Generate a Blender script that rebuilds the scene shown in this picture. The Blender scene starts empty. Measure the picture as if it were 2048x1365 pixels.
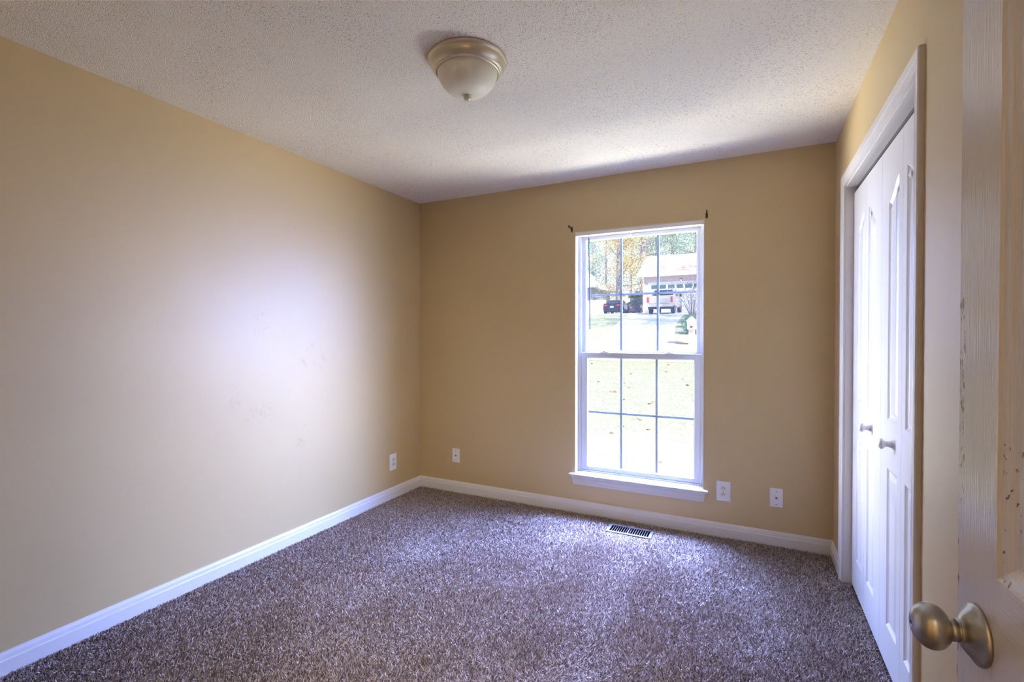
import bpy, bmesh, math, random
import numpy as np
from mathutils import Vector, Matrix
from mathutils.geometry import tessellate_polygon

random.seed(7)
rng = np.random.default_rng(7)
S = bpy.context.scene
COL = S.collection
R = math.radians

# ------------------------------------------------------------------ camera
YAW, PITCH, CAMZ, FPX = R(26.25), R(0.6), 1.296, 963.0
cd = bpy.data.cameras.new('camera')
cd.sensor_width = 36.0
cd.lens = FPX / 2048 * 36.0
cd.clip_start = 0.02
cd.clip_end = 500
cam = bpy.data.objects.new('camera', cd)
COL.objects.link(cam)
cam.location = (0, 0, CAMZ)
cam.rotation_euler = (R(90) - PITCH, 0, YAW)
S.camera = cam

# ------------------------------------------------------------------ sky
w = bpy.data.worlds.new('sky')
S.world = w
w.use_nodes = True
nt = w.node_tree
bg = nt.nodes['Background']
tc = nt.nodes.new('ShaderNodeTexCoord')
sep = nt.nodes.new('ShaderNodeSeparateXYZ')
rmp = nt.nodes.new('ShaderNodeValToRGB')
nt.links.new(tc.outputs['Generated'], sep.inputs[0])
nt.links.new(sep.outputs['Z'], rmp.inputs[0])
nt.links.new(rmp.outputs[0], bg.inputs[0])
rmp.color_ramp.elements[0].position = 0.0
rmp.color_ramp.elements[0].color = (0.86, 0.93, 1.0, 1)
rmp.color_ramp.elements[1].position = 0.7
rmp.color_ramp.elements[1].color = (0.30, 0.48, 1.0, 1)
bg.inputs[1].default_value = 1.5

# ------------------------------------------------------------------ sun and large lights
def light(name, kind, loc, aim, energy, color, size=None, size_y=None, spread=None):
    d = bpy.data.lights.new(name, kind)
    d.energy = energy
    d.color = color
    if kind == 'AREA':
        d.shape = 'RECTANGLE'
        d.size, d.size_y = size, size_y
        if spread:
            d.spread = R(spread)
    o = bpy.data.objects.new(name, d)
    COL.objects.link(o)
    o.location = loc
    v = Vector(aim) - Vector(loc)
    o.rotation_euler = v.to_track_quat('-Z', 'Y').to_euler()
    return o

sun = light('sun', 'SUN', (20, -8, 20), (0, 8, 0), 9.5, (1.0, 0.93, 0.82))
sun.data.angle = R(0.6)
# added blue fill right of the window, out of view, for the left wall
light('sky_fill_east', 'AREA', (1.45, 4.75, 2.55), (-0.9, 3.2, 1.2), 1300, (0.25, 0.38, 1.0), 3.4, 3.0, 90)
# added blue fill hidden above the window, brightens the carpet
light('sky_fill_zenith', 'AREA', (-0.75, 4.45, 3.15), (-0.8, 3.2, 0.9), 1350, (0.28, 0.40, 1.0), 3.0, 1.5, 64)
# added unseen fill left of the window, lifts the closet wall
light('sky_fill_west', 'AREA', (-2.85, 4.7, 1.9), (-0.7, 3.2, 1.1), 210, (0.34, 0.46, 1.0), 2.2, 2.8, 80)
# added fill hidden below the sill, stands in for lawn bounce
light('lawn_fill', 'AREA', (-0.75, 4.72, -0.14), (-0.75, 4.55, 1.2), 300, (1.0, 0.95, 0.82), 6.2, 0.6)
light('lawn_fill_east', 'AREA', (2.0, 5.3, 0.35), (-0.8, 3.3, 1.7), 125, (1.0, 0.95, 0.88), 3.0, 1.3, 100)  # added low fill at the right, out of view, evens the ceiling
light('lawn_fill_west', 'AREA', (-4.0, 5.3, 0.35), (-0.6, 3.3, 1.7), 210, (1.0, 0.95, 0.80), 2.6, 1.3, 100)  # matching added fill at the left, warms the right wall and door
# added warm fill in the unseen hall, no fixture modelled
light('hall_fill', 'AREA', (0.75, -0.85, 2.30), (-0.6, 0.4, 1.3), 90, (1.0, 0.89, 0.72), 0.9, 0.6)

S.view_settings.view_transform = 'Standard'
S.view_settings.look = 'None'
S.view_settings.exposure = 0.18
S.view_settings.gamma = 1.0
S.view_settings.use_curve_mapping = False
S.cycles.use_denoising = True
S.cycles.max_bounces = 12
S.cycles.diffuse_bounces = 7
S.cycles.glossy_bounces = 4
S.cycles.transparent_max_bounces = 16
S.cycles.sample_clamp_indirect = 8

# ------------------------------------------------------------------ room numbers
XL, XR, YB, YF, H = -2.565, 0.4507, 3.394, 0.10, 2.44
FZ = -0.012                                   # floor slab under the pile
WX0, WX1, WZ0, WZ1 = -1.155, -0.2675, 0.267, 2.06
CY0, CY1, CZ = 1.838, 3.043, 2.083            # closet opening

# ------------------------------------------------------------------ materials
def srgb(r, g, b):
    f = lambda c: (c / 255 / 12.92) if c / 255 <= 0.04045 else ((c / 255 + 0.055) / 1.055) ** 2.4
    return (f(r), f(g), f(b), 1)

class Mat:
    def __init__(s, name, color, rough=0.5, metal=0.0, spec=0.5):
        s.m = bpy.data.materials.new(name)
        s.m.use_nodes = True
        s.t = s.m.node_tree
        s.b = s.t.nodes['Principled BSDF']
        s.b.inputs['Base Color'].default_value = color
        s.b.inputs['Roughness'].default_value = rough
        s.b.inputs['Metallic'].default_value = metal
        s.b.inputs['Specular IOR Level'].default_value = spec
    def n(s, kind, **kw):
        x = s.t.nodes.new(kind)
        for k, v in kw.items():
            if k in x.inputs:
                x.inputs[k].default_value = v
            else:
                setattr(x, k, v)
        return x
    def l(s, a, b):
        s.t.links.new(a, b)
    def coord(s, scale=(1, 1, 1)):
        t = s.n('ShaderNodeTexCoord')
        m = s.n('ShaderNodeMapping')
        m.inputs['Scale'].default_value = scale
        s.l(t.outputs['Object'], m.inputs[0])
        return m.outputs[0]
    def noise(s, scale, detail=3, rough=0.5, stretch=(1, 1, 1)):
        x = s.n('ShaderNodeTexNoise')
        x.inputs['Scale'].default_value = scale
        x.inputs['Detail'].default_value = detail
        x.inputs['Roughness'].default_value = rough
        s.l(s.coord(stretch), x.inputs['Vector'])
        return x.outputs['Fac']
    def ramp(s, fac, stops, interp='LINEAR'):
        r = s.n('ShaderNodeValToRGB')
        r.color_ramp.interpolation = interp
        e = r.color_ramp.elements
        while len(e) < len(stops):
            e.new(0.5)
        for i, (p, c) in enumerate(stops):
            e[i].position = p
            e[i].color = c if len(c) == 4 else (*c, 1)
        s.l(fac, r.inputs[0])
        return r.outputs[0]
    def mix(s, fac, a, b):
        x = s.n('ShaderNodeMix', data_type='RGBA')
        if hasattr(fac, 'links'):
            s.l(fac, x.inputs[0])
        else:
            x.inputs[0].default_value = fac
        for v, i in ((a, 6), (b, 7)):
            if hasattr(v, 'links'):
                s.l(v, x.inputs[i])
            else:
                x.inputs[i].default_value = v
        return x.outputs[2]
    def math(s, op, a, b=0.0):
        x = s.n('ShaderNodeMath', operation=op)
        for v, i in ((a, 0), (b, 1)):
            if hasattr(v, 'links'):
                s.l(v, x.inputs[i])
            else:
                x.inputs[i].default_value = v
        return x.outputs[0]
    def color(s, c):
        s.l(c, s.b.inputs['Base Color'])
        return s
    def bump(s, h, strength=0.3, dist=0.002):
        x = s.n('ShaderNodeBump')
        x.inputs['Strength'].default_value = strength
        x.inputs['Distance'].default_value = dist
        s.l(h, x.inputs['Height'])
        s.l(x.outputs[0], s.b.inputs['Normal'])
        return s

M = {}
# tan eggshell wall paint with roller stipple
a = Mat('wall_paint', srgb(200, 172, 128), 0.36, spec=0.85)
a.color(a.mix(a.ramp(a.noise(1.3, 2), [(0.35, (0, 0, 0)), (0.75, (1, 1, 1))]), srgb(199, 174, 124), srgb(194, 169, 120)))
a.bump(a.noise(170, 2), 0.13, 0.002)
a.l(a.ramp(a.noise(2.2, 5, 0.65), [(0.3, (0.46,) * 3), (0.75, (0.54,) * 3)]), a.b.inputs['Roughness'])
M['wall'] = a.m
def scuffed(spots):
    a = Mat('scuffed_wall_paint', srgb(200, 172, 128), 0.36, spec=0.85)
    tcn = a.n('ShaderNodeTexCoord'); tot = None
    for (y, z, r_) in spots:
        d = a.n('ShaderNodeVectorMath', operation='DISTANCE')
        cv = a.n('ShaderNodeCombineXYZ'); cv.inputs[0].default_value = XL; cv.inputs[1].default_value = y; cv.inputs[2].default_value = z
        a.l(tcn.outputs['Object'], d.inputs[0]); a.l(cv.outputs[0], d.inputs[1])
        g_ = a.ramp(a.math('DIVIDE', d.outputs['Value'], r_), [(0.2, (1, 1, 1)), (1.0, (0, 0, 0))])
        tot = g_ if tot is None else a.math('MAXIMUM', tot, g_)
    blot = a.ramp(a.noise(38, 3, 0.6), [(0.48, (0, 0, 0)), (0.6, (1, 1, 1))])
    m = a.math('MULTIPLY', a.math('MULTIPLY', tot, blot), 0.17)
    c = a.mix(a.ramp(a.noise(1.3, 2), [(0.35, (0, 0, 0)), (0.75, (1, 1, 1))]), srgb(199, 174, 124), srgb(194, 169, 120))
    a.color(a.mix(m, c, srgb(120, 106, 92)))
    a.bump(a.noise(170, 2), 0.13, 0.002)
    a.l(a.math('ADD', a.ramp(a.noise(2.2, 5, 0.65), [(0.3, (0.46,) * 3), (0.75, (0.54,) * 3)]), a.math('MULTIPLY', m, 0.5)), a.b.inputs['Roughness'])
    return a.m
def on_left(px, py):
    u = (px - 1024) / FPX; t_ = -XL / (0.4423 - 0.8969 * u)
    return t_ * (0.8969 + 0.4423 * u), CAMZ - (py - 672) / FPX * t_
M['wall_left'] = scuffed([(*on_left(px, py), r_) for px, py, r_ in ((522, 630, 0.05), (518, 662, 0.06), (530, 655, 0.04), (622, 692, 0.05), (607, 724, 0.05), (640, 722, 0.07), (527, 826, 0.09), (500, 830, 0.06), (472, 782, 0.05), (470, 806, 0.05), (612, 862, 0.05), (600, 885, 0.05))])
# sprayed popcorn ceiling
a = Mat('popcorn_ceiling', srgb(226, 219, 208), 0.95, spec=0.1)
v = a.n('ShaderNodeTexVoronoi', feature='SMOOTH_F1')
v.inputs['Scale'].default_value = 210
v.inputs['Smoothness'].default_value = 0.4
vm = a.n('ShaderNodeVectorMath', operation='ADD')
nn = a.n('ShaderNodeTexNoise'); nn.inputs['Scale'].default_value = 40
a.l(a.coord(), nn.inputs['Vector'])
sc_ = a.n('ShaderNodeVectorMath', operation='SCALE'); sc_.inputs['Scale'].default_value = 0.012
a.l(nn.outputs['Color'], sc_.inputs[0]); a.l(a.coord(), vm.inputs[0]); a.l(sc_.outputs[0], vm.inputs[1])
a.l(vm.outputs[0], v.inputs['Vector'])
hgt = a.math('ADD', a.math('MULTIPLY', v.outputs['Distance'], -1.0), a.math('MULTIPLY', a.noise(210, 3), 0.45))
a.bump(hgt, 0.6, 0.003)
patch = a.ramp(a.noise(3.0, 3), [(0.38, (0, 0, 0)), (0.62, (1, 1, 1))])
fleck = a.ramp(a.noise(165, 2, 0.6), [(0.575, (0, 0, 0)), (0.65, (1, 1, 1))])
a.color(a.mix(a.math('MULTIPLY', fleck, a.math('ADD', a.math('MULTIPLY', patch, 0.35), 0.22)), srgb(236, 229, 218), srgb(138, 114, 92)))
M['ceiling'] = a.m
M['ceiling_slab'] = Mat('plaster', srgb(215, 208, 198), 0.9).m
# carpet pile: one shade for each tuft
a = Mat('carpet_pile', srgb(120, 104, 98), 0.95, spec=0.0)
g = a.n('ShaderNodeNewGeometry')
a.color(a.ramp(g.outputs['Random Per Island'], [(0.0, srgb(98, 80, 74)), (0.25, srgb(134, 116, 107)), (0.55, srgb(172, 156, 147)), (0.8, srgb(198, 184, 176)), (1.0, srgb(226, 216, 209))]))
M['pile'] = a.m
a = Mat('carpet_backing', srgb(84, 70, 64), 1.0, spec=0.0)
a.color(a.ramp(a.noise(260, 2), [(0.3, srgb(62, 48, 44)), (0.7, srgb(112, 94, 88))]))
M['backing'] = a.m
# paints
a = Mat('white_trim_paint', srgb(220, 216, 212), 0.30); a.bump(a.noise(60, 2), 0.04, 0.001); M['trim'] = a.m
a = Mat('closet_door_paint', srgb(218, 215, 212), 0.34)
a.bump(a.noise(1.0, 3, 0.6, (160, 160, 5)), 0.12, 0.0015); M['closet'] = a.m
M['vinyl'] = Mat('white_vinyl', srgb(208, 209, 212), 0.38).m
M['grille'] = Mat('grille_bars', srgb(126, 134, 142), 0.6).m
M['plate'] = Mat('white_plastic', srgb(236, 234, 236), 0.30).m
M['recept'] = Mat('ivory_plastic', srgb(226, 218, 196), 0.35).m
M['slot'] = Mat('dark_slot', srgb(38, 30, 28), 0.8).m
M['steel'] = Mat('screw_steel', srgb(120, 116, 112), 0.35, 1.0).m
M['bronze'] = Mat('dark_bronze', srgb(52, 40, 32), 0.4, 0.8).m
M['void'] = Mat('duct_dark', srgb(20, 16, 15), 0.9).m
M['register'] = Mat('register_enamel', srgb(72, 62, 58), 0.6).m
a = Mat('satin_nickel', srgb(180, 177, 172), 0.32, 1.0); a.bump(a.noise(1, 2, 0.5, (30, 30, 500)), 0.05, 0.0005); M['nickel'] = a.m
a = Mat('champagne_metal', srgb(216, 206, 184), 0.28, 0.6); M['champagne'] = a.m
a = Mat('frosted_glass_bowl', srgb(226, 222, 196), 0.42)
a.color(a.ramp(a.noise(5, 4, 0.6), [(0.3, srgb(232, 229, 206)), (0.7, srgb(242, 240, 224))]))
a.b.inputs['Subsurface Weight'].default_value = 0.15
a.b.inputs['Subsurface Radius'].default_value = (0.03, 0.03, 0.02)
M['bowl'] = a.m
# glass pane
gm = bpy.data.materials.new('window_glass'); gm.use_nodes = True
t = gm.node_tree; t.nodes.clear()
o_ = t.nodes.new('ShaderNodeOutputMaterial'); mx = t.nodes.new('ShaderNodeMixShader'); tr = t.nodes.new('ShaderNodeBsdfTransparent'); gl = t.nodes.new('ShaderNodeBsdfGlossy'); fr = t.nodes.new('ShaderNodeLayerWeight'); pw = t.nodes.new('ShaderNodeMath'); pw.operation = 'POWER'; pw.inputs[1].default_value = 5; ml = t.nodes.new('ShaderNodeMath'); ml.operation = 'MULTIPLY_ADD'; ml.inputs[1].default_value = 0.96; ml.inputs[2].default_value = 0.04
tr.inputs[0].default_value = (0.97, 0.985, 0.98, 1); gl.inputs['Roughness'].default_value = 0.02; fr.inputs[0].default_value = 0.5
t.links.new(fr.outputs['Facing'], pw.inputs[0]); t.links.new(pw.outputs[0], ml.inputs[0]); t.links.new(ml.outputs[0], mx.inputs[0]); t.links.new(tr.outputs[0], mx.inputs[1]); t.links.new(gl.outputs[0], mx.inputs[2]); haze_veil = t.nodes.new('ShaderNodeBsdfTranslucent'); md = t.nodes.new('ShaderNodeMixShader'); md.inputs[0].default_value = 0.002; t.links.new(mx.outputs[0], md.inputs[1]); t.links.new(haze_veil.outputs[0], md.inputs[2]); t.links.new(md.outputs[0], o_.inputs[0])  # slight translucent mix added as a hazy veil over the outdoor view
M['glass'] = gm

# entry door: moulded skin with grain and brown paint chips (local u = distance from the free edge, z = height)
def door_material():
    a = Mat('entry_door_paint', srgb(222, 214, 206), 0.20, spec=1.0)
    tcn = a.n('ShaderNodeTexCoord'); sp = a.n('ShaderNodeSeparateXYZ')
    a.l(tcn.outputs['Object'], sp.inputs[0])
    u, z = sp.outputs['X'], sp.outputs['Z']
    vert = a.noise(1.0, 3, 0.65, (330, 60, 7))
    horz = a.noise(1.0, 3, 0.65, (8, 60, 300))
    inner = a.math('MULTIPLY', a.math('GREATER_THAN', u, 0.106), a.math('MULTIPLY', a.math('LESS_THAN', z, 1.0), a.math('GREATER_THAN', z, 0.80)))
    grain = a.mix(inner, vert, horz)
    a.bump(grain, 0.38, 0.003)
    spots = a.ramp(a.noise(1.0, 3, 0.6, (150, 150, 38)), [(0.55, (0, 0, 0)), (0.57, (1, 1, 1))])
    low = a.math('MULTIPLY', a.math('LESS_THAN', z, 1.34), a.math('GREATER_THAN', z, 1.06))
    edge = a.math('MULTIPLY', a.math('LESS_THAN', u, 0.0035), a.math('LESS_THAN', z, 1.30))
    near = a.math('MULTIPLY', a.math('LESS_THAN', u, 0.016), low)
    chips1 = a.math('MULTIPLY', spots, a.math('MAXIMUM', edge, near))
    spots2 = a.ramp(a.noise(1.0, 2, 0.5, (170, 170, 95)), [(0.66, (0, 0, 0)), (0.67, (1, 1, 1))])
    mould = a.math('MULTIPLY', a.math('MULTIPLY', a.math('GREATER_THAN', u, 0.106), a.math('LESS_THAN', u, 0.136)), a.math('MULTIPLY', a.math('GREATER_THAN', z, 0.99), a.math('LESS_THAN', z, 1.17)))
    chips2 = a.math('MULTIPLY', spots2, mould)
    a.color(a.mix(a.math('MAXIMUM', chips1, chips2), srgb(208, 205, 203), srgb(128, 86, 62)))
    return a.m
M['door'] = door_material()

# outdoors
a = Mat('lawn', srgb(150, 160, 110), 1.0, spec=0.1)
c1 = a.ramp(a.noise(1.1, 4, 0.6), [(0.3, srgb(172, 168, 138)), (0.55, srgb(146, 164, 118)), (0.75, srgb(188, 172, 148))])
c2 = a.ramp(a.noise(24, 3, 0.7), [(0.38, srgb(92, 108, 70)), (0.62, srgb(218, 208, 182))])
a.color(a.mix(0.55, c1, c2)); a.bump(a.noise(60, 3), 0.5, 0.03); M['lawn'] = a.m
a = Mat('concrete', srgb(205, 202, 204), 0.9, spec=0.2); a.color(a.ramp(a.noise(2, 4), [(0.3, srgb(196, 194, 197)), (0.7, srgb(216, 213, 212))])); M['concrete'] = a.m
M['asphalt'] = Mat('pale_asphalt', srgb(196, 194, 196), 0.9).m
def brick(name, c1_, c2_, mortar, scale):
    a = Mat(name, c1_, 0.9)
    b_ = a.n('ShaderNodeTexBrick')
    b_.inputs['Color1'].default_value = c1_; b_.inputs['Color2'].default_value = c2_; b_.inputs['Mortar'].default_value = mortar
    b_.inputs['Scale'].default_value = scale; b_.inputs['Mortar Size'].default_value = 0.03
    tc_ = a.n('ShaderNodeTexCoord'); sp = a.n('ShaderNodeSeparateXYZ'); cb = a.n('ShaderNodeCombineXYZ')
    a.l(tc_.outputs['Object'], sp.inputs[0])
    a.l(a.math('ADD', sp.outputs['X'], sp.outputs['Y']), cb.inputs[0]); a.l(sp.outputs['Z'], cb.inputs[1])
    a.l(cb.outputs[0], b_.inputs['Vector']); a.color(b_.outputs['Color'])
    return a.m
M['brick'] = brick('garage_brick', srgb(190, 148, 142), srgb(214, 180, 172), srgb(214, 204, 200), 3.2)
M['brick2'] = brick('mailbox_brick', srgb(196, 142, 126), srgb(214, 176, 160), srgb(226, 216, 208), 5.0)
a = Mat('roof_shingles', srgb(190, 158, 142), 0.95); a.color(a.ramp(a.noise(9, 3), [(0.3, srgb(176, 144, 130)), (0.7, srgb(206, 176, 160))])); M['roof'] = a.m
M['white_ext'] = Mat('white_siding', srgb(236, 234, 232), 0.6).m
M['grey_ext'] = Mat('grey_siding', srgb(150, 150, 160), 0.7).m
M['gwin'] = Mat('garage_glass', srgb(52, 86, 88), 0.08).m
M['truck'] = Mat('champagne_silver_paint', srgb(190, 182, 178), 0.25, 0.35).m
M['black'] = Mat('black_car_paint', srgb(22, 24, 38), 0.12, 0.2).m
M['tan'] = Mat('tan_car_paint', srgb(176, 142, 112), 0.2, 0.3).m
M['dglass'] = Mat('dark_car_glass', srgb(24, 28, 34), 0.06).m
M['tyre'] = Mat('tyre_rubber', srgb(36, 36, 40), 0.9).m
M['rim'] = Mat('alloy_rim', srgb(190, 192, 198), 0.3, 0.8).m
M['red'] = Mat('red_lamp_lens', srgb(180, 26, 30), 0.15).m
M['chrome'] = Mat('chrome_bumper', srgb(215, 215, 220), 0.12, 1.0).m
M['bark'] = Mat('bark', srgb(152, 142, 142), 0.95).m
M['leafdry'] = Mat('dry_leaf', srgb(150, 92, 50), 0.8).m
M['fence'] = Mat('pale_fence_boards', srgb(214, 196, 178), 0.9).m
M['lantern'] = Mat('black_lantern', srgb(40, 42, 46), 0.5).m
M['mulch'] = Mat('straw_mulch', srgb(210, 180, 132), 1.0).m
def leafmat(name, stops):
    a = Mat(name, (0.2, 0.3, 0.1, 1), 0.7, spec=0.2)
    g = a.n('ShaderNodeNewGeometry')
    f = a.math('ADD', a.math('MULTIPLY', g.outputs['Random Per Island'], 0.45), a.math('MULTIPLY', a.noise(0.45, 2), 0.62))
    c = a.ramp(f, stops)
    a.color(c)
    tl = a.n('ShaderNodeBsdfTranslucent'); mx = a.n('ShaderNodeMixShader'); mx.inputs[0].default_value = 0.4
    a.l(c, tl.inputs[0]); a.l(a.b.outputs[0], mx.inputs[1]); a.l(tl.outputs[0], mx.inputs[2])
    a.l(mx.outputs[0], a.t.nodes['Material Output'].inputs[0])
    return a.m
M['leaf_autumn'] = leafmat('autumn_leaves', [(0.2, srgb(128, 150, 124)), (0.45, srgb(186, 188, 126)), (0.62, srgb(236, 200, 118)), (0.85, srgb(236, 176, 124))])
M['leaf_green'] = leafmat('green_leaves', [(0.2, srgb(96, 132, 120)), (0.5, srgb(136, 172, 136)), (0.85, srgb(200, 214, 150))])
M['leaf_mix'] = leafmat('turning_leaves', [(0.2, srgb(106, 136, 126)), (0.5, srgb(150, 174, 142)), (0.7, srgb(212, 200, 136)), (0.9, srgb(238, 192, 130))])
M['shrub'] = leafmat('shrub_leaves', [(0.2, srgb(84, 140, 106)), (0.8, srgb(150, 190, 140))])
M['twig'] = Mat('bare_twigs', srgb(150, 130, 128), 0.9).m

# ------------------------------------------------------------------ mesh helpers
class MB:
    def __init__(s):
        s.v, s.f, s.sm = [], [], []
    def add(s, vs, fs, smooth=False):
        n = len(s.v)
        s.v += [tuple(p) for p in vs]
        s.f += [tuple(i + n for i in f) for f in fs]
        s.sm += [smooth] * len(fs)
        return s
    def box(s, x0, x1, y0, y1, z0, z1):
        vs = [(x, y, z) for x in (x0, x1) for y in (y0, y1) for z in (z0, z1)]
        return s.add(vs, [(0, 1, 3, 2), (4, 6, 7, 5), (0, 4, 5, 1), (2, 3, 7, 6), (0, 2, 6, 4), (1, 5, 7, 3)])
    def tube(s, pts, rad, n=12, cap=True, smooth=True):
        pts = [Vector(p) for p in pts]
        if not isinstance(rad, (list, tuple)):
            rad = [rad] * len(pts)
        vs, up = [], None
        for i, p in enumerate(pts):
            d = (pts[min(i + 1, len(pts) - 1)] - pts[max(i - 1, 0)]).normalized()
            if up is None:
                up = Vector((0, 0, 1)) if abs(d.z) < 0.9 else Vector((1, 0, 0))
            a = d.cross(up).normalized(); b = d.cross(a).normalized(); up = -b if up.dot(-b) > 0 else b
            for k in range(n):
                t = 2 * math.pi * k / n
                vs.append(p + (a * math.cos(t) + b * math.sin(t)) * rad[i])
        fs = [(i * n + k, i * n + (k + 1) % n, (i + 1) * n + (k + 1) % n, (i + 1) * n + k) for i in range(len(pts) - 1) for k in range(n)]
        s.add(vs, fs, smooth)
        if cap:
            s.add(vs[:n], [tuple(range(n))]); s.add(vs[-n:], [tuple(range(n))])
        return s
    def lathe(s, prof, origin=(0, 0, 0), axis='Z', n=48, smooth=True):
        o = Vector(origin); vs = []
        for r, h in prof:
            for k in range(n):
                t = 2 * math.pi * k / n
                c, d = r * math.cos(t), r * math.sin(t)
                vs.append(o + Vector({'Z': (c, d, h), 'X': (h, c, d), 'Y': (c, h, d)}[axis]))
        m = len(prof)
        fs = [(i * n + k, i * n + (k + 1) % n, (i + 1) * n + (k + 1) % n, (i + 1) * n + k) for i in range(m - 1) for k in range(n)]
        return s.add(vs, fs, smooth)
    def prism(s, poly, f0, f1):
        """poly of 2-D points; f0, f1 map a 2-D point to the two ends."""
        n = len(poly)
        vs = [f0(*p) for p in poly] + [f1(*p) for p in poly]
        return s.add(vs, [(i, (i + 1) % n, n + (i + 1) % n, n + i) for i in range(n)] + [tuple(range(n)), tuple(range(2 * n - 1, n - 1, -1))])
    def build(s, name, mat, parent=None, loc=None, bevel=0, seg=2, merge=False, smooth_all=False):
        me = bpy.data.meshes.new(name)
        me.from_pydata(s.v, [], s.f)
        bm = bmesh.new(); bm.from_mesh(me)
        for f, k in zip(bm.faces, s.sm):
            f.smooth = k or smooth_all
        if merge:
            bmesh.ops.remove_doubles(bm, verts=bm.verts, dist=1e-5)
        bmesh.ops.recalc_face_normals(bm, faces=bm.faces)
        bm.to_mesh(me); bm.free()
        me.materials.append(mat)
        o = bpy.data.objects.new(name, me)
        COL.objects.link(o)
        if parent:
            o.parent = parent
        if loc:
            o.location = loc
        if bevel:
            b = o.modifiers.new('bevel', 'BEVEL'); b.width = bevel; b.segments = seg; b.limit_method = 'ANGLE'; b.angle_limit = R(40)
            b.harden_normals = False
        return o

def tag(o, label=None, cat=None, group=None, kind=None):
    if label: o['label'] = label
    if cat: o['category'] = cat
    if group: o['group'] = group
    if kind: o['kind'] = kind
    return o
def empty(name, loc=(0, 0, 0), rz=0):
    o = bpy.data.objects.new(name, None); COL.objects.link(o); o.location = loc; o.rotation_euler = (0, 0, rz); o.empty_display_size = 0.1
    return o
def copy_tree(o, parent=None):
    c = o.copy(); COL.objects.link(c)
    if parent: c.parent = parent
    for ch in list(o.children):
        copy_tree(ch, c)
    return c

# ------------------------------------------------------------------ room shell
T = 0.14
VX0, VX1, VY0, VY1 = -0.855, -0.560, 3.135, 3.272
_i = 0.012
tag(MB().box(XL - T, VX0 + _i, YF, YB + T, FZ - 0.1, FZ).box(VX1 - _i, 1.35, YF, YB + T, FZ - 0.1, FZ).box(VX0 + _i, VX1 - _i, YF, VY0 + _i, FZ - 0.1, FZ).box(VX0 + _i, VX1 - _i, VY1 - _i, YB + T, FZ - 0.1, FZ).build('floor', M['backing']), 'carpet backing over the room floor', 'floor', kind='structure')
tag(MB().box(XL - T, 1.35, YF - 0.12, YB + T, H, H + 0.1).build('ceiling', M['ceiling']), 'white popcorn textured ceiling', 'ceiling', kind='structure')
tag(MB().box(XL - T, XL, YF - 0.12, YB + T, FZ, H).build('wall_left', M['wall_left']), 'plain tan wall on the left with blue window glare', 'wall', kind='structure')
b = MB()
b.box(XL, WX0, YB, YB + T, FZ, H).box(WX1, XR, YB, YB + T, FZ, H).box(WX0, WX1, YB, YB + T, WZ1, H).box(WX0, WX1, YB, YB + T, FZ, WZ0)
tag(b.build('wall_back', M['wall']), 'tan wall around the window', 'wall', kind='structure')
b = MB()
b.box(XR, XR + 0.115, YF, CY0, FZ, H).box(XR, XR + 0.115, CY1, YB + T, FZ, H).box(XR, XR + 0.115, CY0, CY1, CZ, H)
tag(b.build('wall_right', M['wall']), 'tan wall around the closet', 'wall', kind='structure')
b = MB()
b.box(XL, -0.50, YF - 0.12, YF, FZ, H).box(0.335, XR + 0.115, YF - 0.12, YF, FZ, H).box(-0.50, 0.335, YF - 0.12, YF, 2.06, H)
tag(b.build('wall_front', M['wall']), 'tan wall with the doorway the camera looks through', 'wall', kind='structure')
b = MB()
b.box(XR + 0.115, 1.25, CY0 - 0.3, CY0 - 0.25, FZ, H).box(XR + 0.115, 1.25, YB, YB + T, FZ, H).box(1.25, 1.35, CY0 - 0.3, YB + T, FZ, H)
tag(b.build('wall_closet', M['ceiling_slab']), 'inside walls of the closet', 'wall', kind='structure')
# the hall behind the camera
b = MB()
b.box(-1.5, -1.4, -1.5, YF - 0.12, FZ, H).box(1.3, 1.4, -1.5, YF - 0.12, FZ, H).box(-1.5, 1.4, -1.6, -1.5, FZ, H)
tag(b.build('wall_hall', M['wall']), 'tan hall walls behind the camera', 'wall', kind='structure')
tag(MB().box(-1.5, 1.4, -1.6, YF - 0.12, H, H + 0.1).build('ceiling_hall', M['ceiling_slab']), 'hall ceiling', 'ceiling', kind='structure')
tag(MB().box(-1.5, 1.4, -1.6, YF, FZ - 0.1, FZ).build('floor_hall', M['backing']), 'hall floor', 'floor', kind='structure')

# baseboards
BP = [(0, FZ), (0.014, FZ), (0.014, 0.050), (0.011, 0.054), (0.009, 0.070), (0.005, 0.079), (0.004, 0.083), (0, 0.083)]
tag(MB().prism(BP, lambda d, z: (XL + d, YF, z), lambda d, z: (XL + d, YB - d, z)).build('baseboard_left', M['trim']), 'white baseboard along the left wall', 'baseboard', kind='structure')
tag(MB().prism(BP, lambda d, z: (XL + d, YB - d, z), lambda d, z: (XR - d, YB - d, z)).build('baseboard_back', M['trim']), 'white baseboard under the window', 'baseboard', kind='structure')
b = MB().prism(BP, lambda d, z: (XR - d, CY1 + 0.057, z), lambda d, z: (XR - d, YB - d, z))
b.prism(BP, lambda d, z: (XR - d, YF, z), lambda d, z: (XR - d, CY0 - 0.057, z))
tag(b.build('baseboard_right', M['trim']), 'white baseboard on the closet wall', 'baseboard', kind='structure')

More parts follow.
